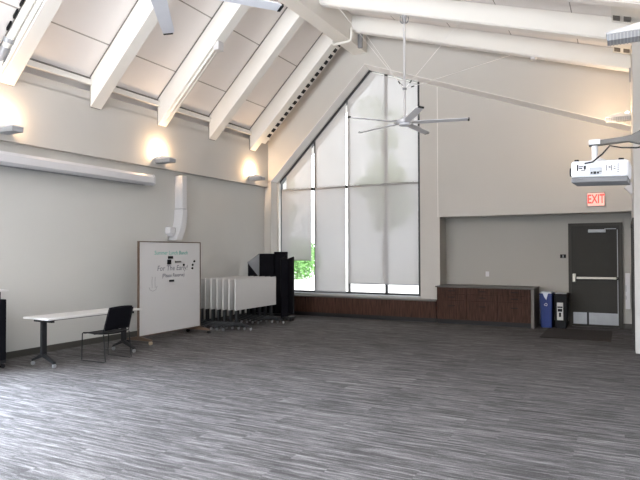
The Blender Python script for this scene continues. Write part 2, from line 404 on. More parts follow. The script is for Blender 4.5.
# small wall items
s = thing('light_switch', 'small white switch plate on the alcove wall above the cabinet', 'light switch', (-2.81, A - .01, 1.08))
MB().box(-2.86, A - .012, 1.05, -2.78, A, 1.17).build('plate', M_white, s, bevel=.003); MB().box(-2.83, A - .018, 1.085, -2.81, A - .012, 1.135).build('toggle', M_white, s)
s = thing('card_reader', 'small black card reader on the wall left of the grey door', 'card reader', (-1.17, A - .02, 1.5))
MB().box(-1.23, A - .03, 1.49, -1.11, A, 1.57).build('housing', M_black, s, bevel=.004); MB().box(-1.18, A - .034, 1.50, -1.16, A - .03, 1.56).build('reader_strip', M_grey, s)
s = thing('wall_panel', 'tall narrow white box on the wall right of the grey door', 'wall box', (.09, A - .04, .4))
MB().box(.045, A - .07, .42, .135, A, 1.17).build('cover', M_white, s, bevel=.006)
MB().box(.048, A - .076, .78, .062, A - .07, .92).box(.048, A - .076, .62, .062, A - .07, .70).build('slots', M_grey, s)
s = thing('alarm_horn', 'small white wedge-shaped alarm on the right wall above the exit sign level', 'alarm', (XR - .05, 12.0, 2.68))
MB().prism([(XR, 2.68), (XR - .03, 2.68), (XR - .13, 2.80), (XR, 2.90)], 'y', 11.92, 12.08).build('housing', M_white, s, bevel=.006)
MB().prism([(XR - .132, 2.79), (XR - .132, 2.81), (XR - .12, 2.82), (XR - .12, 2.78)], 'y', 11.96, 12.04).build('lens', M_grey, s)

# ------------------------------------------------------------------ text helper
def text_mesh(txt, size, M, name, m, parent, ext=.001, sx=1.0, bold=0.0, shear=0):
    cu = bpy.data.curves.new(name, 'FONT'); cu.body = txt; cu.size = size; cu.extrude = ext; cu.align_x = 'CENTER'; cu.align_y = 'CENTER'; cu.offset = bold; cu.shear = shear; cu.resolution_u = 2
    to = bpy.data.objects.new(name + '_tmp', cu); COL.objects.link(to)
    bpy.context.view_layer.update()
    me = bpy.data.meshes.new_from_object(to.evaluated_get(bpy.context.evaluated_depsgraph_get()))
    bpy.data.objects.remove(to); bpy.data.curves.remove(cu)
    L = Vector((0, 0, 0)); p = parent
    while p is not None: L = L + p.location; p = p.parent
    for v in me.vertices:
        c_ = Vector((v.co.x * sx, v.co.y, v.co.z)); v.co = (M @ c_) - L
    me.materials.clear(); me.materials.append(m)
    o = bpy.data.objects.new(name, me); COL.objects.link(o); o.parent = parent
    return o
FACE_Y = Matrix.Rotation(PI / 2, 4, 'X')          # text facing -Y
FACE_X = Matrix.Rotation(PI / 2, 4, 'Z') @ FACE_Y # text facing +X

s = thing('exit_sign', 'red and white EXIT sign above the alcove opening', 'exit sign', (-.48, B - .03, 2.56))
MB().box(-.655, B - .045, 2.565, -.305, B, 2.865).build('housing', mat('sign_frame', (.42, .36, .34), .5), s, bevel=.006)
MB().box(-.635, B - .050, 2.585, -.325, B - .045, 2.845).build('face', emis('sign_face', (.9, .50, .44), .55), s)
text_mesh('EXIT', .26, Matrix.Translation((-.48, B - .054, 2.715)) @ FACE_Y, 'lettering', emis('sign_red', (1, .05, .03), 1.0), s, .002, .60, .004)

# ------------------------------------------------------------------ rafters, ridge
RY = [12.15, 10.52, 8.87, 7.19, 5.50, 3.82, 2.14]
RW = .24
names = ['nearest the gable window', 'second from the gable window', 'third from the gable window, the far fan side', 'fourth from the gable window', 'fifth from the gable window, at the picture edge', 'sixth from the gable window', 'seventh from the gable window']
rl = ['white sloping rafter on the steep left roof, nearest the window wall, with a slotted channel', 'white sloping rafter on the steep left roof, second from the window wall', 'white sloping rafter on the steep left roof, third from the window wall, conduit below', 'white sloping rafter on the steep left roof, fourth from the window wall', 'white sloping rafter with pipes along it at the left edge of the photo', 'white sloping rafter on the steep left roof, sixth from the window wall', 'white sloping rafter on the steep left roof, seventh from the window wall']
rr_ = ['pale rafter on the shallow right roof, nearest the window wall', 'pale rafter on the shallow right roof holding the far fan, second from the window wall', 'pale rafter on the shallow right roof, third from the window wall, at the top edge', 'pale rafter on the shallow right roof, fourth from the window wall', 'pale rafter on the shallow right roof, fifth from the window wall', 'pale rafter on the shallow right roof holding the near fan, sixth from the window wall', 'pale rafter on the shallow right roof, seventh from the window wall']
rb = thing('ridge_beam', 'deep white ridge beam running down the ceiling to the window wall', 'beam', (-5.675, 4.3, 6.5))
MB().prism([(-5.85, 6.5), (-5.5, 6.5), (-5.5, zr(-5.5) - .002), (XRIDGE + .01, ZR - .004), (-5.85, zl(-5.85) - .01)], 'y', YB, G).build('beam', M_beam, rb, bevel=.008)
MB().box(-5.50, 12.5, 6.46, -5.40, 12.56, 6.78).build('hanger_bracket', M_grey, rb)
for i, y in enumerate(RY):
    r = thing('rafter', rl[i], 'rafter', (-7.1, y + RW / 2, 4.2), 'rafters on the left roof slope')
    x0, x1 = XU + .02, -5.862
    MB().prism([(x0, zl(x0) - .55), (x1, zl(x1) - .55), (x1, zl(x1) - .004), (x0, zl(x0) - .004)], 'y', y, y + RW).build('beam', M_beam, r, bevel=.008)
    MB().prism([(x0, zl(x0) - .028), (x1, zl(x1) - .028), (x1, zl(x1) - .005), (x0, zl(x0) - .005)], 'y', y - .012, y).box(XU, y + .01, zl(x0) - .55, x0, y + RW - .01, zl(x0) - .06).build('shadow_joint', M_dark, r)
    if i == 0:     # slotted channel between rafter and gable
        def sl(x, dz, th=.03): return zl(x) - .55 + dz
        MB().prism([(-8.15, sl(-8.15, .03)), (x1, sl(x1, .03)), (x1, sl(x1, .09)), (-8.15, sl(-8.15, .09))], 'y', y + RW, y + RW + .20).build('slotted_channel', M_beam, r)
        for k in range(17):
            xa = -8.0 + k * .125
            MB().prism([(xa, sl(xa, .022)), (xa + .07, sl(xa + .07, .022)), (xa + .07, sl(xa + .07, .03)), (xa, sl(xa, .03))], 'y', y + RW + .04, y + RW + .17).build('slot', M_black, r)
    if i == 2:
        MB().tube([(-8.2, y + .08, zl(-8.2) - .57), (-6.9, y + .08, zl(-6.9) - .57)], .022).tube([(-8.2, y + .17, zl(-8.2) - .57), (-6.9, y + .17, zl(-6.9) - .57)], .014).build('conduit', M_beam, r, smooth='auto')
        MB().box(-6.95, y + .03, zl(-6.95) - .62, -6.83, y + .2, zl(-6.83) - .56).build('junction_box', M_white, r, bevel=.01)
    if i == 4:
        MB().tube([(XU + .06, y - .06, 4.35), (-8.1, y - .06, zl(-8.1) - .30), (x1 - .05, y - .06, zl(x1 - .05) - .30)], .045, 10).build('sprinkler_pipe', M_beam, r, smooth='auto')
        MB().tube([(-8.25, y - .03, zl(-8.25) - .50), (x1 - .05, y - .03, zl(x1 - .05) - .50)], .025, 8).build('conduit', M_beam, r, smooth='auto')
        MB().cyl((-8.22, y - .06, zl(-8.22) - .36), (-8.10, y - .06, zl(-8.10) - .30), .062).cyl((-8.05, y - .06, zl(-8.05) - .29), (-8.02, y - .06, zl(-8.02) - .26), .075).build('coupling', M_grey, r, smooth='auto')
        for k in range(16):
            xa = -8.1 + k * .15
            MB().prism([(xa, zl(xa) - .045), (xa + .09, zl(xa + .09) - .045), (xa + .09, zl(xa + .09) - .006), (xa, zl(xa) - .006)], 'y', y - .05, y - .024).build('slot', M_black, r)
for i, y in enumerate(RY):
    r = thing('rafter', rr_[i], 'rafter', (-2.7, y + RW / 2, 5.0), 'rafters on the right roof slope')
    x0, x1 = -5.498, (XR if y > 10.6 else XN) - .002
    if 10.3 < y < 10.62: x1 = XR - .002
    MB().prism([(x0, zr(x0) - .36), (x1, zr(x1) - .36), (x1, zr(x1) - .004), (x0, zr(x0) - .004)], 'y', y, y + RW).build('beam', M_beam, r, bevel=.008)
    MB().prism([(x0, zr(x0) - .372), (x1, zr(x1) - .372), (x1, zr(x1) - .36), (x0, zr(x0) - .36)], 'y', y + .03, y + RW - .03).build('bottom_strip', M_cend if 0 else M_ledge, r)
    if i == 0:
        MB().box(x1 - .03, y - .01, zr(.15) - .60, x1, y + .05, zr(.15) - .34).build('end_plate', M_grey, r)
        MB().cyl((-1.55, y + .1, zr(-1.5) - .41), (-1.55, y + .1, zr(-1.55) - .36), .06).build('sprinkler_head', M_white, r)
# eave vents between right rafters
for i, (y, yb, lab) in enumerate(((10.76, 12.15, 'slotted eave vent at the right end of the ceiling bay nearest the window wall'), (8.87 + RW, 10.52, 'slotted eave vent at the right end of the second ceiling bay from the window wall'))):
    ex = XR if i == 0 else XN
    v = thing('eave_vent', lab, 'vent', (-.0, yb - .3, 5.2), 'eave vents')
    xa = -.12
    MB().prism([(xa, zr(xa) - .10), (ex - .004, zr(ex) - .10), (ex - .004, zr(ex) - .005), (xa, zr(xa) - .005)], 'y', y + .02, yb - .02).build('box', M_beam, v)
    q = MB()
    for xx in (-.10, .05):
        q.prism([(xx, zr(xx) - .112), (xx + .10, zr(xx + .10) - .112), (xx + .10, zr(xx + .10) - .10), (xx, zr(xx) - .10)], 'y', yb - .34, yb - .14)
    q.build('slots', M_dark, v)
tag(MB().tube([(-5.92, 11.98, 6.50), (-5.87, 11.98, 6.43), (-5.50, 11.98, 6.44), (-5.45, 11.98, 6.46), (-5.43, 11.98, 6.52), (-5.43, 11.98, 6.74)], .03, 10).build('conduit_pipe', M_beam, rebase=True, smooth='auto'), 'bent white conduit pipe passing under the ridge beam near the window wall', 'pipe')

# ------------------------------------------------------------------ fans
def make_fan(label, hub, top, a0, R_, wires):
    hx, hy, hz = hub
    f = thing('hanging_fan', label, 'ceiling fan', (hx, hy, top), 'five-blade ceiling fans on long white rods')
    MB().cyl((hx, hy, hz + .08), (hx, hy, top), .024, 14).build('downrod', M_white, f, smooth='auto')
    MB().lathe([(.02, .0), (.04, .01), (.04, .05), (.02, .06)], (hx, hy, hz + .62)).build('collar', M_grey, f, smooth='auto')
    MB().lathe([(.03, -.07), (.09, -.065), (.11, -.05), (.11, -.02), (.17, -.01), (.18, .02), (.16, .05), (.06, .07), (.03, .12)], hub, 28).build('motor_housing', M_fan, f, smooth='auto')
    q = MB()
    for k in range(4):
        rad = .09
        pts = [(hx + rad * math.cos(t) * math.cos(k * PI / 4), hy + rad * math.cos(t) * math.sin(k * PI / 4), top - .06 + rad * math.sin(t)) for t in [j * 2 * PI / 14 for j in range(15)]]
        q.tube(pts, .007, 6)
    q.build('safety_cage', M_grey, f, smooth='auto')
    MB().lathe([(.05, -.03), (.07, 0)], (hx, hy, top), 16).build('canopy', M_white, f)
    for k in range(5):
        a = math.radians(a0 + 72 * k)
        M = Matrix.Translation((hx, hy, hz)) @ Matrix.Rotation(a, 4, 'Z') @ Matrix.Rotation(math.radians(-9), 4, 'X')
        bl = MB().prism([(.16, -.055), (.35, -.075), (R_ - .05, -.07), (R_, -.05), (R_, .06), (.35, .08), (.16, .055)], 'z', -.007, .007, M).build('blade', M_fan, f, bevel=.003)
        MB().prism([(R_ - .01, -.05), (R_ + .02, -.045), (R_ + .02, .055), (R_ - .01, .06)], 'z', -.012, .016, M).build('tip_cap', M_blackm, bl)
        MB().prism([(.10, -.02), (.26, -.03), (.26, .03), (.10, .02)], 'z', .008, .022, M).build('blade_bracket', M_blackm, bl)
    for (ex, ey, ez) in wires:
        MB().tube([(hx, hy, hz + .65), (ex, ey, ez)], .005, 5).build('guy_wire', M_ledge, f)
    for (ex, ey, ez) in wires:
        d = (Vector((ex, ey, ez)) - Vector((hx, hy, hz + .65))).normalized(); p = Vector((hx, hy, hz + .65)) + d * .14
        MB().cyl(p, p + d * .07, .012, 8).build('turnbuckle', M_blackm, f)
    return f
hz = 4.13
make_fan('white-rod five-blade fan hanging in front of the gable window', (-3.70, 10.64, hz), zr(-3.70) - .374, 14.5, 1.19,
         [(-2.58, 10.55, zr(-2.58) - .372), (-1.9, 12.2, zr(-1.9) - .372), (-5.2, 12.2, zr(-5.2) - .372), (-5.1, 10.6, zr(-5.1) - .372)])
make_fan('nearer five-blade fan with only two blade tips in view at the top edge', (-3.75, 3.94, 4.1), zr(-3.75) - .374, 54.2, 1.24, [])

# ------------------------------------------------------------------ uplights
def sconce(label, wall_x, y, z, side, P=.40, W=.20, power=32, rib=True):
    # side=+1: fixture projects towards +X from the wall
    r = thing('wall_uplight', label, 'wall light', (wall_x, y, z), 'warm wall uplights')
    X = lambda d: wall_x + side * d
    MB().prism([(X(0), z + .045), (X(P), z + .045), (X(P), z + .065), (X(.18), z + .12), (X(.14), z + .10), (X(0), z + .10)], 'y', y - W / 2, y + W / 2).build('housing', M_white, r, bevel=.005)
    MB().box(min(X(0), X(P - .01)), y - W / 2 + .012, z - .02, max(X(0), X(P - .01)), y + W / 2 - .012, z + .045).build('grille_box', M_slat, r)
    q = MB()
    n = 14
    for k in range(n):
        d0 = .02 + k * (P - .03) / n; xa, xb = sorted((X(d0), X(d0 + .010)))
        q.box(xa, y - W / 2 + .002, z - .024, xb, y + W / 2 - .002, z + .044)
    q.build('louvre', mat('louvre_grey', (.42, .43, .45), .5) if 'louvre_grey' not in bpy.data.materials else bpy.data.materials['louvre_grey'], r)
    MB().box(X(.07) - .03, y - .07, z + .10, X(.07) + .03, y + .07, z + .125).build('lamp', M_bulb, r)
    li = bpy.data.lights.new('lamp_light', 'POINT'); li.energy = power; li.color = (1, .66, .38); li.shadow_soft_size = .04
    lo = bpy.data.objects.new('lamp_light', li); COL.objects.link(lo); lo.location = (X(.10 if P < .41 else .26), y, z + .20)
def added_light_below():  # added light and made-up lens under the fixture, for the wall glow
    r = [o for o in bpy.data.objects if o.get('label', '').startswith('white wall uplight high')][0]
    MB().box(-.16, 12.26, 4.085, -.08, 12.34, 4.096).build('added_lens', M_white, r)
    li = bpy.data.lights.new('lamp_light', 'POINT'); li.energy = 17; li.color = (1, .74, .48); li.shadow_soft_size = .06  # extra glow light, set clear of the lens
    lo = bpy.data.objects.new('lamp_light', li); COL.objects.link(lo); lo.location = (-.30, 12.15, 3.93)
for y, lab in ((12.2, 'glowing wall uplight on the left wall nearest the gable window'), (8.9, 'glowing wall uplight on the left wall above the curved white unit'), (5.55, 'glowing wall uplight at the left edge of the photo above the screen case')):
    sconce(lab, XU, y, 3.47, 1)
sconce('white wall uplight high on the right wall above the projector', XR, 12.3, 4.12, -1, P=.44, power=16)
added_light_below()
sconce('nearer white uplight with ribbed grey underside at the upper right edge', XN, 6.75, 3.84, -1, P=.48, power=30)

# ------------------------------------------------------------------ screen case, curved unit
s = thing('projection_screen_case', 'long white projection screen case high on the left wall under the overhang', 'projection screen', (-8.33, 6, 2.97))
MB().prism([(XL, 3.0), (XL + .03, 2.97), (-8.24, 2.97), (-8.19, 3.01), (-8.19, 3.12), (-8.23, 3.17), (XL, 3.17)], 'y', 2.6, 8.62).build('case', M_white, s, smooth=False)
MB().prism([(XL, 2.99), (-8.24, 2.96), (-8.18, 3.0), (-8.18, 3.13), (-8.22, 3.18), (XL, 3.18)], 'y', 8.62, 8.66).build('end_cap', M_white, s)
MB().cyl((-8.28, 8.66, 3.09), (-8.28, 8.668, 3.09), .012).build('screw', M_grey, s)
MB().box(-8.36, 2.7, 2.958, -8.30, 8.5, 2.97).build('slot', M_grey, s)

s = thing('curved_wall_column', 'tall white column on the left wall, curving at its foot behind the whiteboard', 'wall speaker', (-8.33, 9.5, 1.9))
MB().box(XL, 9.53, 2.57, -8.26, 9.68, 3.27).build('upper_cabinet', M_white, s, bevel=.012)
q = MB(); prev = None; nseg = 8
rings = []
for k in range(nseg + 1):
    t = k / nseg; z = 2.555 - .66 * t; off = -.20 * t ** 2.2; wd = .15
    rings.append([(XL + .0, 9.53 + off, z), (-8.25, 9.53 + off, z), (-8.25, 9.53 + off + wd + .03 * t, z), (XL, 9.53 + off + wd + .03 * t, z)])
vs = [p for R_ in rings for p in R_]; fs = [[3, 2, 1, 0], [nseg * 4 + i for i in range(4)]]
for k in range(nseg):
    for i in range(4): fs.append([k * 4 + i, k * 4 + (i + 1) % 4, (k + 1) * 4 + (i + 1) % 4, (k + 1) * 4 + i])
q.add(vs, fs).build('lower_cabinet', M_white, s)
MB().box(XL, 9.24, 2.02, -8.32, 9.40, 2.17).box(XL, 9.28, 1.97, -8.34, 9.40, 2.08).build('side_bracket', M_white, s, bevel=.02)
MB().box(XL, 9.54, 2.556, -8.27, 9.67, 2.57).build('joint', M_grey, s)

# ------------------------------------------------------------------ flip-top tables
def caster(mb_w, mb_f, x, y, z=0):
    mb_w.cyl((x - .012, y, .03), (x + .012, y, .03), .03, 12); mb_f.box(x - .008, y - .018, .028, x + .008, y + .018, .075)
def make_table(label, folded, length=1.72, width=.58, h=.715, slant=0.0, group=None):
    r = thing('folding_table' if folded else 'training_table', label, 'table', (0, 0, 0), group)
    if folded:
        top = MB().box(-.015, -length / 2, .43, .015, length / 2, 1.075).build('tabletop', M_lam, r, bevel=.004)
        MB().box(-.045, -length / 2 + .22, .70, -.016, length / 2 - .22, .74).build('support_rail', M_blackm, top)
    else:
        MB().box(-width / 2, -length / 2, h - .028, width / 2, length / 2, h).build('tabletop', M_lam, r, bevel=.004)
        MB().box(-.03, -length / 2 + .12, h - .07, .03, length / 2 - .12, h - .029).build('support_rail', M_blackm, r)
        for sg in (-1, 1): MB().box(-.20, sg * (length / 2 - .13) - .02, h - .075, .22, sg * (length / 2 - .13) + .02, h - .029).build('top_bracket', M_blackm, r)
    for sg in (-1, 1):
        y = sg * (length / 2 - .13)
        zt = .72 if folded else h - .05
        xc = -.045 if folded else 0
        lg = MB().box(xc - .025, y - .04, .17, xc + .025, y + .04, zt).build('leg', M_blackm, r, bevel=.006)
        f = MB()
        for e in (-1, 1):
            sx = .25; dy = slant * e
            hw = .02
            A0 = Vector((xc, y, .20)); A1 = Vector((xc + e * sx, y + dy, .085))
            d = (A1 - A0); n = Vector((-d.y, d.x, 0)).normalized() * hw
            f.add([A0 + n, A0 - n, A1 - n, A1 + n, A0 + n + Vector((0, 0, -.06)), A0 - n + Vector((0, 0, -.06)), A1 - n + Vector((0, 0, -.03)), A1 + n + Vector((0, 0, -.03))],
                  [[0, 1, 2, 3], [7, 6, 5, 4], [0, 4, 5, 1], [1, 5, 6, 2], [2, 6, 7, 3], [3, 7, 4, 0]])
        ft = f.build('foot', M_blackm, r)
        for e in (-1, 1):
            wv = MB(); fk = MB(); cx_, cy_ = xc + e * .245, y + slant * e
            wv.cyl((cx_ - .011, cy_, .03), (cx_ + .011, cy_, .03), .03, 12); fk.box(cx_ - .007, cy_ - .016, .03, cx_ + .007, cy_ + .016, .075)
            cs = fk.build('caster', M_blackm, ft); wv.build('wheel', M_grey, cs, smooth='auto')
    return r
t1 = make_table('white-topped training table on black wheeled legs beside the left wall', False)
t1.location = (-7.40, 6.33, 0); t1.rotation_euler = (0, 0, math.radians(-2.5))
labs = ['folded white table nearest the room, its whole top showing', 'folded white table second from the open side of the nested row', 'folded white table third from the open side of the nested row',
        'folded white table fourth from the open side of the nested row', 'folded white table fifth from the open side of the nested row', 'folded white table sixth in the row, just right of the whiteboard edge', 'folded white table nearest the left wall, last of the nested row']
t0 = make_table(labs[0], True, length=1.58, slant=.15, group='nested folded tables on casters')
for k in range(7):
    o = t0 if k == 0 else copy_tree(t0)
    o['label'] = labs[k]; o.location = (-7.12 - .155 * k, 10.63 - .0 * k, 0)

# ------------------------------------------------------------------ chair
c = thing('sled_chair', 'black chair with a thin wire sled base at the white table', 'chair', (0, 0, 0))
# local: faces -X, backrest on +X side
def seat_surface(name, rows, th, m, parent):
    nr = len(rows); nc = len(rows[0]); vs = [p for r_ in rows for p in r_]; fs = [[i * nc + j, i * nc + j + 1, (i + 1) * nc + j + 1, (i + 1) * nc + j] for i in range(nr - 1) for j in range(nc - 1)]
    o = MB().add(vs, fs).build(name, m, parent, smooth=True)
    so = o.modifiers.new('solid', 'SOLIDIFY'); so.thickness = th; so.offset = 0
    return o
rows = []
for i in range(9):
    u = i / 8; x = -.25 + .44 * u; row = []
    for j in range(9):
        v = -1 + j / 4; y = v * (.235 - .02 * u)
        row.append((x, y, .45 - .03 * math.sin(u * PI * .8) - .02 * (1 - v * v) * .8 - (.03 * (1 - u) ** 6)))
    rows.append(row)
seat_surface('seat', rows, .018, M_black, c)
rows = []
for i in range(9):
    u = i / 8; z = .475 + .345 * u; row = []
    for j in range(9):
        v = -1 + j / 4; y = v * (.225 + .015 * math.sin(u * PI)); 
        row.append((.20 + .09 * u + .035 * (1 - v * v), y, z + .015 * (1 - v * v)))
    rows.append(row)
seat_surface('backrest', rows, .016, M_blackf, c)
for sg in (-1, 1):
    yy = sg * .255
    pts = [(.30, sg * .235, .80), (.22, sg * .245, .55), (.19, sg * .25, .435), (-.22, yy, .43), (-.245, yy, .41), (-.26, yy, .02), (-.24, yy, .01), (.22, yy, .01), (.245, yy, .02), (.20, sg * .25, .42)]
    MB().tube(pts, .0085, 8).build('sled_leg', M_blackm, c, smooth='auto')
MB().tube([(.0, -.25, .415), (.0, .25, .415)], .009, 8).tube([(-.2, -.25, .42), (-.2, .25, .42)], .009, 8).build('cross_bar', M_blackm, c)
c.location = (-7.05, 6.42, 0); c.rotation_euler = (0, 0, math.radians(0))

# ------------------------------------------------------------------ whiteboard
wx, wy0, wy1, wz0, wz1 = -7.69, 7.70, 9.42, .125, 1.845
wb = thing('whiteboard', 'rolling whiteboard with handwriting and magnets, bronze frame on casters', 'whiteboard', (wx, (wy0 + wy1) / 2, 0))
MB().box(wx - .012, wy0 + .02, wz0 + .015, wx + .008, wy1 - .02, wz1 - .015).build('board', mat('board_white', (.59, .59, .595), .25, var=.02, scale=1.5), wb)
MB().box(wx - .02, wy0, wz0, wx + .014, wy0 + .025, wz1).box(wx - .02, wy1 - .02, wz0, wx + .014, wy1, wz1).box(wx - .02, wy0 + .025, wz1 - .018, wx + .014, wy1 - .02, wz1).box(wx - .02, wy0 + .025, wz0, wx + .014, wy1 - .02, wz0 + .018).build('frame', M_brownf, wb)
for y in (wy0 + .03, wy1 - .06):
    ft = MB().prism([(wx - .30, .065), (wx + .30, .065), (wx + .27, .10), (wx + .03, .135), (wx - .03, .135), (wx - .27, .10)], 'y', y - .02, y + .03).build('foot', M_brownf, wb, bevel=.005)
    for e in (-1, 1):
        cc = MB().box(wx + e * .27 - .012, y - .01, .03, wx + e * .27 + .012, y + .02, .07).build('caster', M_grey, ft)
        MB().cyl((wx + e * .27, y - .015, .032), (wx + e * .27, y + .025, .032), .032, 12).build('wheel', mat('caster_tan', (.35, .28, .2), .5) if e == 1 and y < 8 else M_black, cc, smooth='auto')
FX = wx + .009
def onboard(u, v):   # photo-measured fractions across and down the board
    return Vector((FX, wy0 + u * (wy1 - wy0), wz1 - v * (wz1 - wz0)))
def wtext(t, u, v, size, m, sx=1.0, bold=.0008, sh=.15):
    p = onboard(u, v); return text_mesh(t, size, Matrix.Translation(p) @ FACE_X, 'handwriting', m, wb, .0006, sx, bold, sh)
wtext('Summer Lunch Bunch', .50, .125, .105, M_teal, 1.0, .001)
wtext('For The Early!', .52, .295, .14, M_inkgry, 1.05, .0006)
wtext('(Please Reserve)', .53, .375, .10, M_inkgry, .95, .001)
sq = MB()
for u in (.20, .245): sq.tube([onboard(u, .38), onboard(u - .004, .44), onboard(u, .50)], .003, 5)
sq.tube([onboard(.155, .49), onboard(.17, .52), onboard(.21, .535), onboard(.255, .52), onboard(.275, .48)], .003, 5)
sq.build('drawn_arrow', M_inkgry, wb)
def eras(u, v, w_, h_, label, m=M_black, cat='eraser', nm='board_eraser'):
    p = onboard(u, v)
    o = tag(MB().box(FX, p.y - w_ / 2, p.z - h_ / 2, FX + .025, p.y + w_ / 2, p.z + h_ / 2).build(nm, m, rebase=True, bevel=.005), label, cat, 'things stuck on the whiteboard')
eras(.475, .175, .12, .05, 'black eraser on the whiteboard just under the teal heading')
eras(.455, .225, .09, .09, 'square black magnetic clip on the whiteboard below the top eraser', cat='clip', nm='magnetic_clip')
eras(.60, .225, .16, .03, 'dark grey marker stuck sideways on the whiteboard', M_dark, 'marker', 'marker_pen')
eras(.495, .435, .12, .04, 'black eraser lowest on the whiteboard, under the writing')
for u, v, lab in ((.885, .225, 'round dark magnet on the right of the whiteboard, top of three'), (.855, .265, 'round dark magnet on the right of the whiteboard, middle of three'), (.85, .305, 'round dark magnet on the right of the whiteboard, lowest of three'), (.70, .262, 'round dark magnet at the end of the large handwriting')):
    p = onboard(u, v)
    tag(MB().cyl((FX, p.y, p.z), (FX + .012, p.y, p.z), .022, 14).build('magnet', M_black, rebase=True), lab, 'magnet', 'magnets on the whiteboard')

# ------------------------------------------------------------------ lectern at left edge
s = thing('lectern', 'tall black rolling lectern with a pale top at the left edge', 'lectern', (-8.05, 5.05, 0))
MB().box(-8.28, 4.85, .12, -7.80, 5.28, .98).build('body', M_blackf, s, bevel=.01)
MB().box(-8.25, 4.90, .98, -7.86, 5.23, 1.09).build('neck', M_black, s)
MB().box(-8.36, 4.80, 1.09, -7.79, 5.31, 1.115).build('top', M_lam, s, bevel=.005)
MB().box(-8.30, 4.82, .07, -7.83, 5.30, .12).build('base', M_blackm, s, bevel=.005)
for x in (-8.24, -7.84):
    for y in (4.88, 5.25):
        w_ = MB().box(x - .01, y - .015, .03, x + .01, y + .015, .07).build('caster', M_blackm, s); MB().cyl((x - .015, y, .032), (x + .015, y, .032), .032).build('wheel', M_black, w_, smooth='auto')

# ------------------------------------------------------------------ black folded panels near the window
def panel(p0, p1, z0, z1, th, name, m, parent, ztop2=None):
    p0 = Vector(p0); p1 = Vector(p1); d = (p1 - p0).normalized(); n = Vector((-d.y, d.x)) * th / 2
    z2 = z1 if ztop2 is None else ztop2
    vs = []
    for p, zt in ((p0, z1), (p1, z2)):
        for sgn in (-1, 1):
            q_ = p + n * sgn; vs += [(q_.x, q_.y, z0), (q_.x, q_.y, zt)]
    fs = [[0, 1, 3, 2], [4, 6, 7, 5], [0, 4, 5, 1], [2, 3, 7, 6], [1, 5, 7, 3], [0, 2, 6, 4]]
    return MB().add(vs, fs).build(name, m, parent, bevel=.006)
s = thing('folded_partition', 'tall black folded rolling screen, the farther one behind the nested tables', 'folding screen', (-7.7, 12.3, 0), 'black folded rolling screens by the window')
panel((-8.13, 12.30), (-7.66, 12.22), .12, 1.60, .05, 'panel', M_blackf, s)
panel((-7.70, 12.30), (-7.36, 12.36), .12, 1.645, .06, 'panel', M_blackf, s)
panel((-7.36, 12.30), (-7.30, 12.10), .12, 1.62, .05, 'panel', M_blackf, s, 1.50)
panel((-8.33, 12.06), (-8.14, 12.28), .12, 1.39, .03, 'panel', M_blackf, s, 1.60)
gq = MB().add([(-8.335, 12.035, 1.385), (-8.125, 12.255, 1.59), (-8.135, 12.25, 1.02), (-8.315, 12.02, 1.385), (-8.11, 12.24, 1.59), (-8.12, 12.235, 1.02)], [[0, 1, 2], [5, 4, 3], [0, 3, 4, 1], [1, 4, 5, 2], [2, 5, 3, 0]])
gq.build('folded_flap', mat('grey_flap', (.22, .23, .25), .6), s)
MB().box(-8.40, 12.15, .07, -7.32, 12.45, .12).build('base', M_blackm, s)
for x in (-8.3, -7.42):
    for y in (12.2, 12.4): 
        w_ = MB().box(x - .01, y - .015, .03, x + .01, y + .015, .07).build('caster', M_blackm, s); MB().cyl((x - .012, y, .03), (x + .012, y, .03), .03).build('wheel', M_black, w_, smooth='auto')
s = thing('folded_partition', 'tall black folded rolling screen standing nearest the bench and window', 'folding screen', (-7.1, 12.0, 0), 'black folded rolling screens by the window')
panel((-7.22, 11.82), (-7.10, 11.95), .10, 1.46, .04, 'panel', M_blackf, s, 1.47)
panel((-7.15, 12.06), (-6.96, 11.98), .16, 1.48, .04, 'panel', M_black, s, 1.53)
panel((-7.26, 11.88), (-7.20, 12.05), .10, 1.50, .03, 'panel', M_black, s)
MB().box(-7.24, 11.84, .06, -6.95, 12.04, .10).build('base', M_blackm, s)
for x, y in ((-7.0, 12.0), (-7.2, 11.88), (-7.18, 12.02), (-6.98, 11.87)):
    w_ = MB().box(x - .01, y - .015, .03, x + .01, y + .015, .07).build('caster', M_blackm, s); MB().cyl((x - .015, y, .04), (x + .015, y, .04), .04).build('wheel', M_black, w_, smooth='auto')

# ------------------------------------------------------------------ projector
s = thing('projector', 'white projector hanging from a dark wall arm at the right edge', 'projector', (-.14, 5.1, 2.18))
M = Matrix.Translation((-.145, 5.16, 2.27)) @ Matrix.Rotation(math.radians(2), 4, 'Y') @ Matrix.Rotation(math.radians(-4), 4, 'Z')
MB().box(-.205, -.16, -.045, .205, .16, .085, M).build('housing', M_white, s, bevel=.022)
MB().box(-.20, -.155, -.085, .20, .155, -.045, M).build('underside', mat('underside_grey', (.10, .10, .105), .6), s, bevel=.006)
MB().cyl(M @ Vector((-.205, -.05, .01)), M @ Vector((-.225, -.05, .01)), .035, 16).build('lens_ring', M_black, s, smooth='auto')
q = MB()
for (x0, z0, x1, z1) in ((-.16, .005, -.15, .055), (-.145, .02, -.12, .028), (-.145, .035, -.115, .042), (-.11, .015, -.095, .045), (-.13, .006, -.10, .012), (-.06, -.02, -.045, -.005), (-.04, -.022, -.02, -.002), (-.015, -.02, .0, -.004), (.0, -.005, .02, .0), (.05, .0, .055, .045), (.065, .03, .08, .036), (.065, .02, .08, .025), (.085, .0, .09, .045), (.10, .012, .115, .018), (.10, .03, .115, .036), (.125, -.015, .140, -.009), (.125, .0, .140, .006), (.125, .015, .140, .021), (.125, .03, .140, .036), (.125, .045, .140, .051)):
    q.box(x0, -.1625, z0, x1, -.158, z1, M)
q.build('ports', M_black, s)
MB().box(-.07, -.1615, -.03, .02, -.159, .03, M).build('port_panel', M_slat, s)
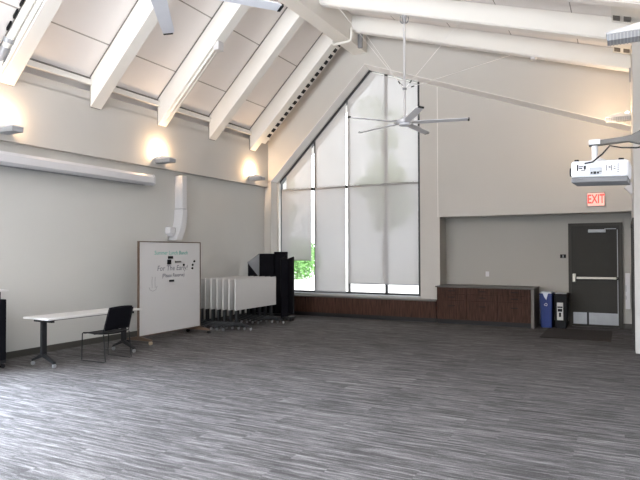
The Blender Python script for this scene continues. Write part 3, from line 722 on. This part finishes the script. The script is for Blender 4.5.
MB().box(-.185, -.13, .085, -.155, -.08, .10, M).box(.13, -.13, .085, .165, -.08, .10, M).build('feet', M_black, s)
MB().box(-.24 + .01, 5.10, 2.50, -.16 + .01, 5.20, 2.535).cyl((-.19, 5.15, 2.38), (-.19, 5.15, 2.50), .022).lathe([(.05, 0), (.06, .02), (.02, .04)], (-.17, 5.15, 2.355), 14).build('ceiling_mount', M_white, s, smooth='auto')
ar = thing('projector_wall_mount', 'dark metal arm reaching from the right wall above the projector', 'wall arm', (.34, 5.15, 2.5))
MB().prism([(-.235, 2.49), (-.225, 2.53), (.0, 2.545), (.07, 2.555), (.15, 2.60), (XN - .03, 2.61), (XN - .03, 2.42), (.15, 2.47), (.05, 2.505)], 'y', 5.12, 5.18).build('arm', M_grey if 0 else mat('arm_grey', (.10, .095, .09), .4, metal=.4), ar, bevel=.005)
MB().box(XN - .03, 5.05, 2.35, XN, 5.25, 2.68).build('wall_plate', M_blackm, ar)
tag(MB().tube([(-.26, 5.0, 2.335), (-.20, 5.0, 2.345), (-.13, 4.98, 2.40), (-.08, 4.99, 2.46), (.0, 5.0, 2.44), (.10, 5.0, 2.43), (.20, 5.05, 2.45), (.33, 5.1, 2.46)], .006, 6).build('projector_cable', M_blackm, rebase=True, smooth='auto'), 'thin dark cable looping from the projector back up its arm', 'cable')

# ------------------------------------------------------------------ outside
struct(MB().box(-60, 14.1, -.25, 40, 90, -.15).build('ground', M_conc))
def leafmat(name, c0, c1):
    m, n, l, b = newmat(name); b.inputs['Roughness'].default_value = .6
    oi = n.new('ShaderNodeTexCoord'); nz = n.new('ShaderNodeTexNoise'); nz.inputs['Scale'].default_value = 3
    mx = n.new('ShaderNodeMix'); mx.data_type = 'RGBA'; mx.inputs[6].default_value = (*c0, 1); mx.inputs[7].default_value = (*c1, 1)
    l.new(oi.outputs['Object'], nz.inputs['Vector']); l.new(nz.outputs['Fac'], mx.inputs[0]); l.new(mx.outputs[2], b.inputs['Base Color'])
    b.inputs['Transmission Weight'].default_value = 0
    return m
M_leaf = leafmat('bright_leaf', (.06, .20, .04), (.25, .48, .16)); M_leafd = leafmat('tree_leaf', (.16, .26, .12), (.45, .55, .35))
M_bark = mat('bark', (.12, .09, .07), .9, var=.3, scale=5)
def leaves(mb, c, rad, n, size):
    for _ in range(n):
        d = Vector((random.gauss(0, 1), random.gauss(0, 1), random.gauss(0, 1))).normalized() * (random.random() ** .35)
        p = Vector(c) + Vector((d.x * rad[0], d.y * rad[1], d.z * rad[2]))
        a = Vector((random.gauss(0, 1), random.gauss(0, 1), random.gauss(0, 1))).normalized(); b_ = a.orthogonal().normalized(); s_ = size * random.uniform(.6, 1.3)
        mb.add([p - a * s_, p + b_ * s_ * .45, p + a * s_, p - b_ * s_ * .45], [[0, 1, 2, 3]])
def shrub(x, y, r_, label):
    s = thing('shrub', label, 'shrub', (x, y, -.15), 'shrubs outside the window')
    mb = MB(); leaves(mb, (x, y, r_ * .75 - .1), (r_, r_, r_ * .85), 1800, .07 * r_); leaves(mb, (x, y, r_ * .75 - .1), (r_*.8, r_*.8, r_ * .7), 500, .10 * r_); mb.build('foliage', M_leaf, s)
    MB().cyl((x, y, -.15), (x, y, r_ * .6), .05, 8).build('stem', M_bark, s)
shrub(-18.9, 33.0, 1.7, 'bright green shrub seen under the raised left shade')
shrub(-22.6, 33.6, 1.6, 'green shrub further left outside, behind the black screens')
def tree(x, y, h, r_, label):
    s = thing('tree', label, 'tree', (x, y, -.15), 'trees outside the window')
    MB().tube([(x, y, -.15), (x + .1, y, h * .3), (x - .05, y, h * .75)], .16, 8).build('trunk', M_bark, s)
    mb = MB()
    for _ in range(9):
        a = random.uniform(0, 2 * PI); q = random.uniform(0, .6) * r_
        leaves(mb, (x + q * math.cos(a), y + q * math.sin(a), h * random.uniform(.45, .95)), (r_ * .5, r_ * .5, r_ * .38), 260, .16)
    mb.build('crown', M_leafd, s)
tree(-22.5, 36, 7.5, 2.6, 'leafy tree dimly seen through the left shades'); tree(-13.2, 34, 7.0, 1.9, 'leafy tree dimly seen through the left side of the wide right shade')
tree(-9.6, 37, 6.6, 1.5, 'leafy tree dimly seen through the right side of the wide right shade')
tree(-19.5, 50, 17.0, 3.0, 'tallest tree far outside, seen through the peaked upper shade')

# ------------------------------------------------------------------ light
W = bpy.data.worlds.new('sky'); S.world = W; W.use_nodes = True
bg = W.node_tree.nodes['Background']; bg.inputs[0].default_value = (.93, .97, 1.0, 1); bg.inputs[1].default_value = 3.4
def area(name, loc, rot, sx, sy, e, col=(.93, .96, 1.0)):
    li = bpy.data.lights.new(name, 'AREA'); li.shape = 'RECTANGLE'; li.size = sx; li.size_y = sy; li.energy = e; li.color = col
    o = bpy.data.objects.new(name, li); COL.objects.link(o); o.location = loc; o.rotation_euler = rot; return o
# daylight and one added ceiling fill in the unseen openings behind and left of the camera
area('back_daylight_fill', (-4.65, YB + .02, 1.5), (math.radians(90), 0, 0), 6.8, 1.8, 45)            # faces +Y
area('back_daylight_fill', (-4.65, YB + .15, 3.4), (math.radians(152), 0, 0), 6.8, 1.9, 2700).data.spread = math.radians(125)            # added fill, aimed up to brighten the ceiling
area('daylight_left_window', (XL + .02, -1.35, 1.4), (0, math.radians(-90), 0), 2.3, 3.5, 120, (.82, .90, 1.0))
area('daylight_left_window', (XL + .3, 2.45, 1.5), (0, math.radians(-64), 0), 2.2, 3.5, 850, (.76, .86, 1.0)).data.spread = math.radians(120)
sl_ = bpy.data.lights.new('sun', 'SUN'); sl_.energy = 4.5; sl_.angle = .02; sl_.color = (1, .97, .9)
so_ = bpy.data.objects.new('sun', sl_); COL.objects.link(so_); so_.rotation_euler = (math.radians(22), math.radians(52), 0)

# ------------------------------------------------------------------ camera
yaw, pitch, roll = math.radians(27.55), math.radians(.964), math.radians(-.159)
F = Vector((-math.sin(yaw) * math.cos(pitch), math.cos(yaw) * math.cos(pitch), math.sin(pitch)))
Rt = Vector((math.cos(yaw), math.sin(yaw), 0)); Up = Rt.cross(F)
R2 = Rt * math.cos(roll) + Up * math.sin(roll); U2 = -Rt * math.sin(roll) + Up * math.cos(roll)
cam = bpy.data.cameras.new('camera'); co = bpy.data.objects.new('camera', cam); COL.objects.link(co)
mw = Matrix((R2, U2, -F)).transposed().to_4x4(); mw.translation = Vector((0, 0, 1.65)); co.matrix_world = mw
cam.sensor_width = 36; cam.lens = 580 / 640 * 36; cam.shift_y = 1.7 / 640; cam.clip_start = .05; cam.clip_end = 300
S.camera = co
S.view_settings.view_transform = 'Standard'; S.view_settings.look = 'None'; S.view_settings.exposure = 0.12; S.view_settings.gamma = 1.0
S.view_settings.use_curve_mapping = False
S.cycles.max_bounces = 10; S.cycles.diffuse_bounces = 6; S.cycles.transparent_max_bounces = 12
S.cycles.use_denoising = True; S.cycles.sample_clamp_indirect = 6
